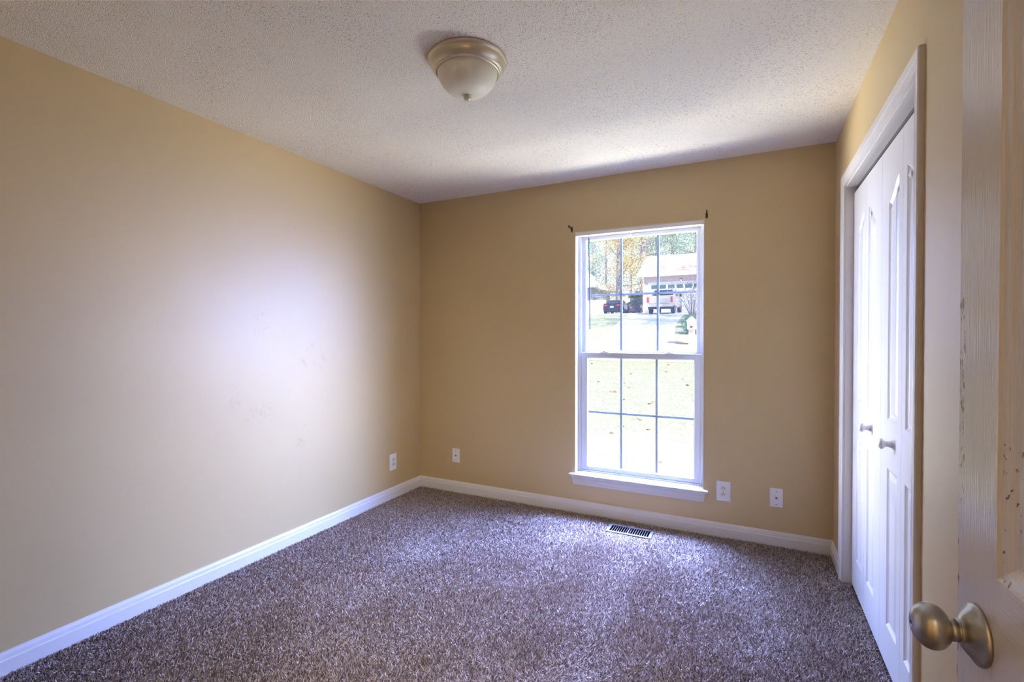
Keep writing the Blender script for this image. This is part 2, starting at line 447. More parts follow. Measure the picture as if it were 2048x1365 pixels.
# closet casing (trim_1) and jamb lining
CP = [(0.0, 0.0), (0.0, 0.0095), (0.004, 0.011), (0.009, 0.0095), (0.013, 0.0095), (0.027, 0.0125), (0.030, 0.0148), (0.034, 0.0155), (0.048, 0.017), (0.054, 0.0165), (0.057, 0.013), (0.057, 0.0)]
b = MB(); n = len(CP); vs = []
for (yy, zz) in ((1, 0), (1, 1), (-1, 1), (-1, 0)):
    for wv, tv in CP:
        y = (CY1 + wv) if yy > 0 else (CY0 - wv)
        z = (CZ + wv) if zz else FZ
        vs.append((XR - tv, y, z))
fs = [(k * n + i, k * n + (i + 1) % n, (k + 1) * n + (i + 1) % n, (k + 1) * n + i) for k in range(3) for i in range(n)]
b.add(vs, fs); b.add(vs[:n], [tuple(range(n))]); b.add(vs[-n:], [tuple(range(n))])
tag(b.build('trim_1', M['trim']), 'white moulded casing around the closet doors', 'door casing', kind='structure')
b = MB()
JD = XR - 0.0
b.box(JD, XR + 0.115, CY1 - 0.003, CY1, FZ, CZ).box(JD, XR + 0.115, CY0, CY0 + 0.003, FZ, CZ).box(JD, XR + 0.115, CY0, CY1, CZ - 0.010, CZ)
tag(b.build('trim_2', M['trim']), 'white jamb lining inside the closet opening', 'door jamb', kind='structure')
tag(MB().box(XR + 0.045, XR + 0.07, CY0 + 0.004, CY1 - 0.004, CZ - 0.026, CZ - 0.011).build('trim_3', M['steel']), 'metal track over the closet doors', 'door track', kind='structure')

# ------------------------------------------------------------------ moulded door skins
def offset(poly, d):
    n = len(poly); out = []
    for i in range(n):
        p0, p1, p2 = Vector(poly[i - 1]), Vector(poly[i]), Vector(poly[(i + 1) % n])
        e1 = (p1 - p0).normalized(); e2 = (p2 - p1).normalized()
        n1 = Vector((-e1.y, e1.x)); n2 = Vector((-e2.y, e2.x))
        m = (n1 + n2)
        m = m / max(m.length_squared / 2, 0.35) if m.length > 1e-6 else n1
        out.append(tuple(p1 + m * d))
    return out
def leaf_mesh(W, Ht, Th, panels, prof):
    """front skin with sunk, re-raised panels; local u (width), w (depth, front at 0 and body behind), z."""
    b = MB()
    rect = [(0, 0), (W, 0), (W, Ht), (0, Ht)]
    for skin, yy in ((1, 0.0), (0, Th)):
        if not skin:
            b.add([(u, yy, z) for u, z in rect], [(0, 1, 2, 3)])
            continue
        polys = [[Vector((u, z, 0)) for u, z in rect]] + [[Vector((u, z, 0)) for u, z in p] for p in panels]
        allp = [q for p in polys for q in p]
        b.add([(q.x, 0, q.y) for q in allp], [tuple(f) for f in tessellate_polygon(polys)])
    b.add([(u, 0, z) for u, z in rect] + [(u, Th, z) for u, z in rect], [(i, (i + 1) % 4, 4 + (i + 1) % 4, 4 + i) for i in range(4)])
    for p in panels:
        prev, n = [(u, 0.0, z) for u, z in p], len(p)
        for off, dep in prof:
            cur = [(u, dep, z) for u, z in offset(p, off)]
            b.add(prev + cur, [(i, (i + 1) % n, n + (i + 1) % n, n + i) for i in range(n)])
            prev = cur
        tri = tessellate_polygon([[Vector((q[0], q[2], 0)) for q in prev]])
        b.add(prev, [tuple(f) for f in tri])
    return b
def panel(u0, u1, z0, zl, zr, steps=14):
    """counter-clockwise outline; the top follows an S-curve from zl at u0 to zr at u1."""
    pts = [(u0, z0), (u1, z0)]
    if abs(zl - zr) < 1e-6:
        return pts + [(u1, zr), (u0, zl)]
    for i in range(steps + 1):
        t = i / steps; u = u1 + (u0 - u1) * t
        s_ = t * t * (3 - 2 * t)
        pts.append((u, zr + (zl - zr) * s_))
    return pts
CPROF = [(0.004, 0.003), (0.010, 0.0065), (0.013, 0.0075), (0.021, 0.0075), (0.026, 0.0055), (0.036, 0.002), (0.040, 0.0015)]

LW, LH, LT = 0.298, 2.030, 0.032
DX = XR + 0.034                    # front face of the closet doors
def knob_mesh():
    b = MB()
    b.lathe([(0.0, -0.0375), (0.007, -0.037), (0.013, -0.034), (0.0165, -0.029), (0.0165, -0.026), (0.0135, -0.0215), (0.0095, -0.019), (0.0085, -0.014), (0.0095, -0.006), (0.0125, -0.002), (0.0125, 0.0)], axis='Y', n=32)
    return b
def closet_leaf(name, y_far, stile_l, stile_r, arch_right, knob_u, parent):
    # local u runs from the far edge toward the camera (-y); depth runs into the closet (+x)
    u0, u1 = stile_l, LW - stile_r
    lo, hi = 1.810, 1.880
    zl, zr = (lo, hi) if arch_right else (hi, lo)
    o = leaf_mesh(LW, LH, LT, [panel(u0, u1, 0.160, 0.775, 0.775), panel(u0, u1, 0.965, zl, zr)], CPROF).build(name, M['closet'], parent, bevel=0.0)
    o.rotation_euler = (0, 0, R(-90)); o.location = (DX, y_far, 0.006)
    if knob_u is not None:
        k = knob_mesh().build('knob', M['plate'], o); k.location = (knob_u, 0, 0.880); k.scale = (1.2, 1.2, 1.2)
    return o
for i, (yf, name_, lab) in enumerate(((CY1 - 0.004, 'door_2', 'white bifold closet door pair nearer the window'), (CY1 - 0.004 - 2 * (LW + 0.0015), 'door_3', 'white bifold closet door pair nearer the open entry door'))):
    e = empty(name_, (0, 0, 0)); tag(e, lab, 'closet door', kind='structure')
    closet_leaf('door_leaf', yf, 0.108, 0.048, True, None if i == 0 else 0.108 + 0.071, e)
    closet_leaf('door_leaf', yf - LW - 0.0015, 0.048, 0.108, False, 0.048 + 0.071 if i == 0 else None, e)

# ------------------------------------------------------------------ open entry door (door_1)
EX, EY, DANG = 0.259, 0.8635, R(2.7)
# local u from the free edge toward the hinge, depth to the right
d1 = empty('door_1', (EX, EY, 0)); d1.rotation_euler = (0, 0, R(-90) + DANG)
tag(d1, 'white moulded entry door standing open beside the camera', 'door', kind='structure')
DW, DH, DT = 0.76, 2.02, 0.035
DPROF = [(0.003, 0.003), (0.012, 0.0045), (0.020, 0.0085), (0.024, 0.0095), (0.036, 0.0095), (0.041, 0.0075), (0.052, 0.0025), (0.056, 0.002)]
st, mid = 0.101, 0.05
pl = [panel(st, DW / 2 - mid, 0.14, 0.80, 0.80), panel(DW / 2 + mid, DW - st, 0.14, 0.80, 0.80),
      panel(st, DW / 2 - mid, 1.0, 1.76, 1.86), panel(DW / 2 + mid, DW - st, 1.0, 1.86, 1.76)]
slab = leaf_mesh(DW, DH, DT, pl, DPROF).build('door_slab', M['door'], d1)
slab.location = (0, 0, 0.008)
hd = empty('door_handle', (0.060, 0, 0.918)); hd.parent = d1
MB().lathe([(0.0, 0.0), (0.0365, 0.0), (0.0372, -0.002), (0.0365, -0.0045), (0.034, -0.0062), (0.031, -0.0075), (0.026, -0.0125), (0.0195, -0.017), (0.0155, -0.0185), (0.0148, -0.020)], axis='Y', n=64).build('rosette', M['nickel'], hd)
MB().lathe([(0.0148, -0.020), (0.0125, -0.0203), (0.0125, -0.0222), (0.0135, -0.0226), (0.0138, -0.029), (0.0128, -0.0296)], axis='Y', n=48).build('neck', M['nickel'], hd)
MB().lathe([(0.0120, -0.0290), (0.0160, -0.0305), (0.0215, -0.0345), (0.0258, -0.0395), (0.0280, -0.0455), (0.0282, -0.0505), (0.0265, -0.0560), (0.0232, -0.0610), (0.0185, -0.0650), (0.0125, -0.0678), (0.0060, -0.0690), (0.0036, -0.0692), (0.0034, -0.0660), (0.0, -0.0660)], axis='Y', n=64).build('knob', M['nickel'], hd)
MB().box(-0.0026, 0.0026, -0.0695, -0.0662, -0.0009, 0.0009).build('lock_slot', M['slot'], hd)
for zz in (0.25, 1.02, 1.80):
    MB().tube([(DW + 0.004, -0.006, zz - 0.045), (DW + 0.004, -0.006, zz + 0.045)], 0.006, 12).build('hinge', M['nickel'], d1)

# ------------------------------------------------------------------ window_1
win = empty('window_1', ((WX0 + WX1) / 2, YB, WZ0)); tag(win, 'white double hung window with grille bars', 'window', kind='structure')
def wadd(mb, name, mat, parent=None, bevel=0.0):
    o = mb.build(name, mat, None, bevel=bevel)
    for vtx in o.data.vertices:
        vtx.co -= Vector(win.location)
    o.parent = win if parent is None else parent
    return o
def ring(b, x0, x1, z0, z1, y0, y1, l, r, bo, to):
    b.box(x0, x0 + l, y0, y1, z0, z1).box(x1 - r, x1, y0, y1, z0, z1).box(x0 + l, x1 - r, y0, y1, z0, z0 + bo).box(x0 + l, x1 - r, y0, y1, z1 - to, z1)
    return b
SZ = 0.285
wadd(ring(MB(), WX0, WX1, WZ0, WZ1, YB + 0.0, YB + 0.062, 0.004, 0.004, 0.002, 0.004), 'jamb_lining', M['trim'])
b = MB()
ring(b, WX0, WX1, SZ - 0.01, WZ1, YB + 0.062, YB + T, 0.020, 0.020, 0.022, 0.022)
b.box(WX0 + 0.020, WX0 + 0.027, YB + 0.066, YB + 0.070, SZ, WZ1 - 0.02).box(WX1 - 0.027, WX1 - 0.020, YB + 0.066, YB + 0.070, SZ, WZ1 - 0.02)
b.box(WX0 + 0.020, WX0 + 0.029, YB + 0.096, YB + 0.100, SZ, WZ1 - 0.02).box(WX1 - 0.029, WX1 - 0.020, YB + 0.096, YB + 0.100, SZ, WZ1 - 0.02)
wadd(b, 'window_frame', M['vinyl'], bevel=0.0015)
def sash(name, x0, x1, z0, z1, y0, y1, l, r, bo, to):
    s_ = wadd(ring(MB(), x0, x1, z0, z1, y0, y1, l, r, bo, to), name, M['vinyl'], bevel=0.0025)
    gx0, gx1, gz0, gz1 = x0 + l, x1 - r, z0 + bo, z1 - to
    ym = (y0 + y1) / 2
    b = MB(); ring(b, gx0, gx1, gz0, gz1, y0 + 0.008, ym, 0.004, 0.004, 0.004, 0.004)
    wadd(b, 'glazing_bead', M['vinyl'], s_)
    wadd(MB().box(gx0, gx1, ym - 0.0015, ym + 0.0015, gz0, gz1), 'pane', M['glass'], s_)
    b = MB()
    for k in (1, 2):
        xc = gx0 + (gx1 - gx0) * k / 3
        b.box(xc - 0.008, xc + 0.008, ym + 0.004, ym + 0.010, gz0, gz1)
    zc = (gz0 + gz1) / 2
    b.box(gx0, gx1, ym + 0.0045, ym + 0.0095, zc - 0.008, zc + 0.008)
    wadd(b, 'grille', M['grille'], s_)
    return s_
sash('upper_sash', -1.130, -0.292, 1.155, 2.040, YB + 0.101, YB + 0.130, 0.028, 0.030, 0.032, 0.028)
low = sash('lower_sash', -1.128, -0.2936, 0.297, 1.174, YB + 0.070, YB + 0.098, 0.046, 0.040, 0.030, 0.040)
for xc in (-0.955, -0.498):
    b = MB().box(xc - 0.032, xc + 0.032, YB + 0.072, YB + 0.096, 1.174, 1.179)
    b.lathe([(0, 0.0), (0.013, 0.0), (0.013, 0.008), (0.009, 0.011), (0, 0.011)], (xc, YB + 0.086, 1.179), n=20)
    b.box(xc - 0.03, xc + 0.004, YB + 0.074, YB + 0.081, 1.181, 1.188)
    wadd(b, 'sash_lock', M['plate'], low, bevel=0.001)
b = MB()
b.box(WX0 + 0.001, WX1 - 0.001, YB, YB + 0.062, SZ - 0.018, SZ)
nose = [(0.0, SZ), (-0.030, SZ), (-0.036, SZ - 0.003), (-0.038, SZ - 0.009), (-0.036, SZ - 0.015), (-0.030, SZ - 0.018), (0.0, SZ - 0.018)]
b.prism(nose, lambda d, z: (WX0 - 0.036, YB + d, z), lambda d, z: (WX1 + 0.030, YB + d, z))
wadd(b, 'stool', M['trim'])
ap = [(0.0, SZ - 0.018), (-0.024, SZ - 0.018), (-0.023, SZ - 0.030), (-0.016, SZ - 0.042), (-0.014, SZ - 0.058), (-0.010, SZ - 0.072), (-0.009, SZ - 0.082), (0.0, SZ - 0.082)]
k_ = lambda z: 0.012 * (SZ - 0.018 - z) / 0.064
wadd(MB().prism(ap, lambda d, z: (WX0 - 0.020 + k_(z), YB + d, z), lambda d, z: (WX1 + 0.014 - k_(z), YB + d, z)), 'apron', M['trim'])

# mini blind headrail, wand and cords left in the window
e = empty('blind_headrail', ((WX0 + WX1) / 2, YB + 0.02, 2.03))
tag(e, 'white blind headrail with wand across the top of the window', 'window blind')
def rel(mb, name, mat, par, bevel=0.0):
    o = mb.build(name, mat, None, bevel=bevel)
    for vtx in o.data.vertices:
        vtx.co -= Vector(par.location)
    o.parent = par
    return o
rel(MB().box(WX0 + 0.006, WX1 - 0.006, YB - 0.003, YB + 0.024, 2.030, 2.0545), 'headrail', M['plate'], e, 0.002)
rel(MB().box(WX0 + 0.004, WX0 + 0.02, YB - 0.005, YB + 0.027, 2.027, 2.0558), 'end_bracket', M['plate'], e, 0.001)
rel(MB().box(WX1 - 0.02, WX1 - 0.004, YB - 0.005, YB + 0.027, 2.027, 2.0558), 'end_bracket', M['plate'], e, 0.001)
rel(MB().tube([(-1.052, YB + 0.004, 2.030), (-1.052, YB + 0.001, 2.018), (-1.051, YB + 0.004, 2.008)], 0.0025, 8), 'wand_hook', M['plate'], e)
rel(MB().tube([(-1.051, YB + 0.003, 2.010), (-1.042, YB + 0.006, 1.345)], 0.0038, 8), 'wand', Mat('smoked_acrylic', srgb(52, 58, 70), 0.3).m, e)
rel(MB().tube([(-0.756, YB + 0.006, 2.032), (-0.752, YB + 0.002, 2.015), (-0.742, YB - 0.002, 1.997)], 0.0035, 8), 'lift_cord', M['plate'], e)
rel(MB().tube([(-0.462, YB + 0.006, 2.032), (-0.460, YB + 0.004, 2.018)], 0.0035, 8), 'lift_cord', M['plate'], e)

# curtain rod brackets
def bracket(x, z, side, lab):
    e = empty('curtain_bracket', (x, YB, z)); tag(e, lab, 'curtain bracket', 'curtain rod brackets beside the window')
    MB().box(-0.006, 0.006, -0.003, 0, -0.026, 0.012).build('back_plate', M['bronze'], e, bevel=0.001)
    MB().tube([(0, -0.002, 0.004), (0, -0.020, 0.006), (-0.004 * side, -0.046, 0.004)], 0.0035, 10).build('arm', M['bronze'], e)
    c = [(-0.004 * side, -0.052 + 0.010 * math.cos(t), 0.010 + 0.010 * math.sin(t)) for t in [R(-200 + 22 * i) for i in range(11)]]
    MB().tube(c, 0.0035, 10).build('cup', M['bronze'], e)
    MB().tube([(0, -0.003, -0.020), (0, -0.020, -0.008), (-0.002 * side, -0.040, 0.0)], 0.0022, 8).build('brace', M['bronze'], e)
    MB().lathe([(0, -0.006), (0.003, -0.005), (0.0035, -0.003)], (0, 0, -0.021), 'Y', 12).build('screw', M['steel'], e)
bracket(-1.180, 2.088, 1, 'dark metal curtain rod bracket above the left corner of window')
bracket(-0.2545, 2.092, -1, 'dark metal curtain rod bracket above the right corner of window')

# ------------------------------------------------------------------ wall plates
def rounded(wd, ht, r, n=5):
    pts = []
    for cx, cz, a0 in ((wd / 2 - r, ht / 2 - r, 0), (-wd / 2 + r, ht / 2 - r, 90), (-wd / 2 + r, -ht / 2 + r, 180), (wd / 2 - r, -ht / 2 + r, 270)):
        for i in range(n + 1):
            t = R(a0 + 90 * i / n); pts.append((cx + r * math.cos(t), cz + r * math.sin(t)))
    return pts
def plate_mb(wd, ht):
    b = MB(); o0 = rounded(wd, ht, 0.003); o1 = rounded(wd - 0.006, ht - 0.006, 0.003)
    n = len(o0)
    vs = [(x, 0, z) for x, z in o0] + [(x, -0.0035, z) for x, z in o0] + [(x, -0.0060, z) for x, z in o1]
    b.add(vs, [(i + k * n, (i + 1) % n + k * n, (i + 1) % n + (k + 1) * n, i + (k + 1) * n) for k in (0, 1) for i in range(n)] + [tuple(range(2 * n, 3 * n))])
    return b
def outlet(loc, rz, wd, ht, lab):
    e = empty('power_outlet', loc, rz); tag(e, lab, 'power outlet', 'duplex power outlets low on the walls')
    plate_mb(wd, ht).build('cover_plate', M['plate'], e)
    for zc in (0.0195, -0.0195):
        pts = [(0.0165 * math.cos(R(a_)) , max(-0.0125, min(0.0125, 0.0165 * math.sin(R(a_))))) for a_ in range(0, 360, 12)]
        r_ = MB().prism(pts, lambda x, z: (x, -0.0055, z), lambda x, z: (x, -0.0085, z)).build('receptacle', M['recept'], e, loc=(0, 0, zc))
        b = MB().box(-0.0075, -0.0052, -0.0089, -0.008, -0.004, 0.005).box(0.0052, 0.0075, -0.0089, -0.008, -0.003, 0.004)
        b.lathe([(0, -0.0089), (0.0026, -0.0089), (0.0026, -0.008)], (0, 0, 0.0088 if True else 0), 'Y', 12)
        b.build('slots', M['slot'], r_)
    MB().lathe([(0, -0.0075), (0.0025, -0.007), (0.003, -0.0058)], (0, 0, 0), 'Y', 14).build('screw', M['steel'], e)
def jack(loc, lab, big):
    e = empty('cable_plate', loc); tag(e, lab, 'cable wall plate', 'cable plates on the window wall')
    plate_mb(0.071, 0.116).build('cover_plate', M['plate'], e)
    if big:
        MB().lathe([(0, -0.016), (0.0022, -0.016), (0.0046, -0.0155), (0.0046, -0.0085), (0.0062, -0.0085), (0.0062, -0.0058)], (0, 0, 0), 'Y', 18).build('coax_connector', M['steel'], e)
    else:
        MB().lathe([(0, -0.0105), (0.0045, -0.0105), (0.0055, -0.0058)], (0, 0, 0), 'Y', 18).build('cable_port', M['slot'], e)
    for zc in (0.041, -0.041):
        MB().lathe([(0, -0.0075), (0.0026, -0.007), (0.003, -0.0058)], (0, 0, zc), 'Y', 14).build('screw', M['steel'], e)
outlet((XL, 3.037, 0.284), R(90), 0.080, 0.128, 'white duplex power outlet low on the left wall near the corner')
outlet((-0.147, YB, 0.290), 0, 0.084, 0.128, 'white duplex power outlet beside the right end of the window sill')
jack((-2.194, YB, 0.297), 'white cable wall plate on window wall near the left corner', False)
jack((0.154, YB, 0.292), 'white cable wall plate with metal connector between outlet and closet', True)

# ------------------------------------------------------------------ floor register
reg = empty('floor_vent', ((VX0 + VX1) / 2, (VY0 + VY1) / 2, 0)); tag(reg, 'brown metal floor vent set in carpet below the window', 'floor vent')
hw, hh = (VX1 - VX0) / 2, (VY1 - VY0) / 2
b = MB(); ring(b, -hw, hw, -hh, hh, -0.004, 0.0015, 0.020, 0.020, 0.020, 0.020)
b.v = [(x, z, y) for x, y, z in b.v]
b.build('register_frame', M['register'], reg, bevel=0.0012)
b = MB(); nl = 17
for k in range(1, nl):
    x = -hw + 0.02 + (2 * hw - 0.04) * k / nl
    wd = 0.0013 if k != nl // 2 else 0.0035
    b.box(x - wd, x + wd, -hh + 0.02, hh - 0.02, -0.005, 0.0)
b.build('louvres', M['register'], reg)
MB().box(-hw + 0.012, hw - 0.012, -hh + 0.012, hh - 0.012, -0.13, -0.1125).box(-hw + 0.012, -hw + 0.014, -hh + 0.012, hh - 0.012, -0.12, -0.006).box(hw - 0.014, hw - 0.012, -hh + 0.012, hh - 0.012, -0.12, -0.006).box(-hw + 0.014, hw - 0.014, -hh + 0.012, -hh + 0.014, -0.12, -0.006).box(-hw + 0.014, hw - 0.014, hh - 0.014, hh - 0.012, -0.12, -0.006).build('duct_opening', M['void'], reg)

# ------------------------------------------------------------------ ceiling light
lt = empty('ceiling_light', (-1.057, 1.725, H)); tag(lt, 'round flush ceiling light with frosted bowl and brushed metal rim', 'ceiling light')
MB().lathe([(0.05, 0.0), (0.163, 0.0), (0.1645, -0.004), (0.1635, -0.010), (0.159, -0.014), (0.156, -0.0155), (0.1555, -0.018), (0.154, -0.024), (0.149, -0.034), (0.142, -0.042), (0.136, -0.046), (0.1335, -0.0475), (0.1345, -0.051), (0.1335, -0.0545), (0.130, -0.056), (0.126, -0.054), (0.1235, -0.050), (0.122, -0.044)], n=96).build('rim', M['champagne'], lt)
pr = [(0.1245, -0.050)]
for i in range(1, 25):
    t = i / 24
    pr.append((0.1245 * (1 - t) ** 0.62 if t < 1 else 0.0, -0.050 - 0.098 * (t ** 0.92)))
pr = [(0.1245 * math.cos(t * math.pi / 2) ** 0.9 if t < 1 else 0.0, -0.050 - 0.096 * math.sin(t * math.pi / 2) ** 1.12) for t in [i / 24 for i in range(25)]]
MB().lathe(pr, n=96).build('bowl', M['bowl'], lt)
MB().lathe([(0.004, -0.142), (0.0175, -0.1435), (0.0185, -0.146), (0.0165, -0.149), (0.0125, -0.151), (0.0150, -0.154), (0.0150, -0.157), (0.0115, -0.161), (0.006, -0.1635), (0.0, -0.164)], n=32).build('finial', M['champagne'], lt)

# ------------------------------------------------------------------ carpet pile
def carpet():
    sp = 0.0042
    xs = np.arange(XL + 0.016, XR + 0.036, sp); ys = np.arange(YF + 0.25, YB - 0.015, sp)
    X, Y = np.meshgrid(xs, ys); X = X.ravel(); Y = Y.ravel()
    X = X + rng.uniform(-sp * .6, sp * .6, X.size); Y = Y + rng.uniform(-sp * .6, sp * .6, Y.size)
    vis = X > -3.3 * (Y + 0.05)                      # the strip by the doorway wall is never in view
    xmax = np.where((Y > CY0) & (Y < CY1), DX - 0.004, XR - 0.016)
    keep = vis & (X < xmax) & (X > XL + 0.0155) & (Y < YB - 0.0155)
    keep &= ~((X > VX0 + 0.004) & (X < VX1 - 0.004) & (Y > VY0 + 0.004) & (Y < VY1 - 0.004))
    X, Y = X[keep], Y[keep]; n = X.size
    # pile direction drifts in broad patches, as feet and a vacuum leave it
    def field(seed, sc):
        r = np.random.default_rng(seed); f = np.zeros(n)
        for _ in range(9):
            k = r.normal(0, sc, 2); f += np.sin(k[0] * X + k[1] * Y + r.uniform(0, 6.28))
        return f / 3
    ang = field(1, 3.0) * 1.3 + field(2, 9.0) * 0.7 + rng.normal(0, 1.7, n)
    lean = np.clip(0.72 + 0.26 * field(3, 5.0) + rng.normal(0, 0.32, n), 0.05, 1.45)
    hgt = 0.0118 * (1 + 0.10 * field(4, 30.0)) * rng.uniform(0.75, 1.15, n)
    wd = rng.uniform(0.0010, 0.0020, n)
    dx, dy = np.cos(ang) * lean * hgt, np.sin(ang) * lean * hgt
    tw = rng.uniform(0, np.pi, n); tw2 = tw + rng.uniform(-0.9, 0.9, n)
    z0 = np.full(n, FZ)
    V = np.empty((n, 6, 3), np.float32)
    ax, ay = np.cos(tw) * wd, np.sin(tw) * wd; bx, by = np.cos(tw2) * wd, np.sin(tw2) * wd
    hz = hgt * np.sqrt(np.clip(1 - 0.35 * lean ** 2, 0.4, 1))
    for j, (s_, f, px, py, q) in enumerate(((-1, 0, ax, ay, .7), (1, 0, ax, ay, .7), (1, .55, bx, by, 1), (-1, .55, bx, by, 1), (1, 1, ax, ay, .55), (-1, 1, ax, ay, .55))):
        V[:, j, 0] = X + dx * f ** 1.6 + s_ * px * q
        V[:, j, 1] = Y + dy * f ** 1.6 + s_ * py * q
        V[:, j, 2] = z0 + hz * f
    me = bpy.data.meshes.new('carpet')
    me.vertices.add(n * 6); me.vertices.foreach_set('co', V.ravel())
    base = (np.arange(n, dtype=np.int32) * 6)[:, None]
    loops = (base + np.array([0, 1, 2, 3, 3, 2, 4, 5], np.int32)).ravel()
    me.loops.add(n * 8); me.loops.foreach_set('vertex_index', loops)
    me.polygons.add(n * 2); me.polygons.foreach_set('loop_start', np.arange(n * 2, dtype=np.int32) * 4); me.polygons.foreach_set('loop_total', np.full(n * 2, 4, np.int32))
    me.update(calc_edges=True)
    me.materials.append(M['pile'])
    o = bpy.data.objects.new('carpet_pile', me); COL.objects.link(o)
    tag(o, 'mottled grey brown carpet pile covering the bedroom floor', 'carpet', kind='stuff')
carpet()

# ------------------------------------------------------------------ outdoors: terrain rising away from the window
YS = [3.5, 14.0, 22.0, 38.0, 45.0, 62.0, 120.0]
ZS = [-0.30, 0.56, 0.95, 2.97, 3.42, 4.0, 5.0]
def tz(x, y):
    return float(np.interp(y, YS, ZS))
def ground_at(px, py):
    """where the sight line through a point of the photo meets the terrain"""
    u = (px - 1024) / FPX; v = -(py - 682.5) / FPX
    f = Vector((-math.sin(YAW) * math.cos(PITCH), math.cos(YAW) * math.cos(PITCH), -math.sin(PITCH)))
    r = Vector((math.cos(YAW), math.sin(YAW), 0)); up = r.cross(f)
    d = f + r * u + up * v
    t = 4.0
    while t < 120:
        p = Vector((0, 0, CAMZ)) + d * t
        if p.z <= tz(p.x, p.y): return (p.x, p.y)
        t += 0.05
    return (p.x, p.y)
def strip(name, rows, mat, lift, thick=0.02):
    """rows: list of (xl, xr, y); laid on the terrain"""
    b = MB(); n = len(rows)
    vs = [(xl, y, tz(0, y) + lift) for xl, xr, y in rows] + [(xr, y, tz(0, y) + lift) for xl, xr, y in rows]
    vs += [(p[0], p[1], p[2] - thick) for p in vs]
    b.add(vs, [(i, i + 1, n + i + 1, n + i) for i in range(n - 1)] + [(i, i + 1, 2 * n + i + 1, 2 * n + i) for i in range(n - 1)] + [(n + i, n + i + 1, 3 * n + i + 1, 3 * n + i) for i in range(n - 1)])
    return b.build(name, mat)
b = MB(); ys = [3.56] + [4 + 1.0 * i for i in range(117)]
nx = 2
vs = [(x, y, tz(0, y)) for y in ys for x in (-70, 50)]
b.add(vs, [(2 * i, 2 * i + 1, 2 * i + 3, 2 * i + 2) for i in range(len(ys) - 1)])
tag(b.build('ground', M['lawn'], smooth_all=True), 'pale sunlit lawn sloping up from the window', 'lawn', kind='structure')
tag(strip('street', [(-60, 40, 14.0 + i) for i in range(8)] + [(-60, 40, 21.6)], M['asphalt'], 0.006), 'pale sunlit street crossing between the lawns', 'street', kind='structure')
Lp = [ground_at(*p) for p in ((1176, 682), (1198, 678.6), (1212, 668.7), (1226.5, 654.5), (1244, 639), (1259.5, 631), (1272.6, 625.5))]
Rp = [ground_at(*p) for p in ((1352, 691), (1349.5, 669), (1350, 658), (1355, 643), (1370, 628))]
def xat(P, y):
    P = sorted(P, key=lambda q: q[1]); return float(np.interp(y, [q[1] for q in P], [q[0] for q in P]))
rows = [(xat(Lp, y), xat(Rp, y), y) for y in np.arange(21.4, 38.0, 0.6)] + [(-9.4, -2.2, y) for y in (39, 40.5, 42, 43.5, 44.6)]
tag(strip('driveway', rows, M['concrete'], 0.012), 'long concrete driveway climbing to the brick garage', 'driveway', kind='structure')

# garage house
GY = 45.0; gz = 3.44
gx0, gx1 = -8.75, 1.5
house = empty('garage_house', (gx0, GY, gz)); tag(house, 'brick garage house with pale pink shingle roof at driveway top', 'house')
hb = MB()
dx0, dx1, dzt = -8.18, -3.0, 6.02
hb.box(gx0, dx0, GY, GY + 0.25, gz - 0.6, 6.9).box(dx1, gx1, GY, GY + 0.25, gz - 0.6, 6.9).box(dx0, dx1, GY, GY + 0.25, dzt, 6.9)
hb.box(gx0, gx0 + 0.25, GY + 0.25, GY + 9, gz - 0.6, 6.9).box(gx1 - 0.25, gx1, GY + 0.25, GY + 9, gz - 0.6, 6.9).box(gx0, gx1, GY + 8.8, GY + 9, gz - 0.6, 6.9)
rel(hb, 'brick_wall', M['brick'], house)
b = MB().prism([(GY, 6.9), (GY + 9, 6.9), (GY + 4.5, 9.1)], lambda y, z: (gx0 + 0.02, y, z), lambda y, z: (gx0 + 0.22, y, z))
rel(b, 'gable', M['white_ext'], house)
rp = [(GY - 0.5, 6.88), (GY - 0.5, 6.98), (GY + 4.3, 9.26), (GY + 9.3, 6.98), (GY + 9.3, 6.88), (GY + 4.3, 9.14)]
rel(MB().prism(rp, lambda y, z: (gx0 - 0.45, y, z), lambda y, z: (gx1 + 0.4, y, z)), 'roof', M['roof'], house)
rel(MB().box(gx0 - 0.47, gx1 + 0.42, GY - 0.56, GY - 0.48, 6.66, 6.97), 'fascia', M['white_ext'], house)
rel(MB().box(gx0 - 0.45, gx1 + 0.4, GY - 0.48, GY, 6.66, 6.70), 'soffit', M['white_ext'], house)
rel(MB().box(gx0 - 0.02, gx0 + 0.10, GY - 0.10, GY, gz - 0.1, 6.68), 'downspout', M['white_ext'], house)
rel(MB().box(dx0 - 0.14, dx0, GY - 0.03, GY, gz - 0.2, dzt + 0.14).box(dx1, dx1 + 0.14, GY - 0.03, GY, gz - 0.2, dzt + 0.14).box(dx0, dx1, GY - 0.03, GY, dzt, dzt + 0.14), 'door_trim', M['white_ext'], house)
gd = rel(MB().box(dx0, dx1, GY + 0.06, GY + 0.1, gz - 0.1, dzt), 'garage_door', M['white_ext'], house)
ph = (dzt - gz) / 4
b = MB()
for r_ in range(4):
    for c in range(8):
        x0 = dx0 + (dx1 - dx0) * c / 8 + 0.06
        if r_ < 3:
            b.box(x0, x0 + (dx1 - dx0) / 8 - 0.12, GY + 0.045, GY + 0.062, gz + ph * r_ + 0.1, gz + ph * (r_ + 1) - 0.1)
rel(b, 'raised_panels', M['white_ext'], house)
for c in range(7):
    x0 = dx0 + 0.12 + 0.73 * c
    o = rel(MB().box(x0, x0 + 0.58, GY + 0.048, GY + 0.061, dzt - 0.46, dzt - 0.12), 'door_window', M['gwin'], house)
ln = empty('wall_lantern', (-5.45, GY, 6.27)); tag(ln, 'black lantern on the brick wall above the garage door', 'wall lantern')
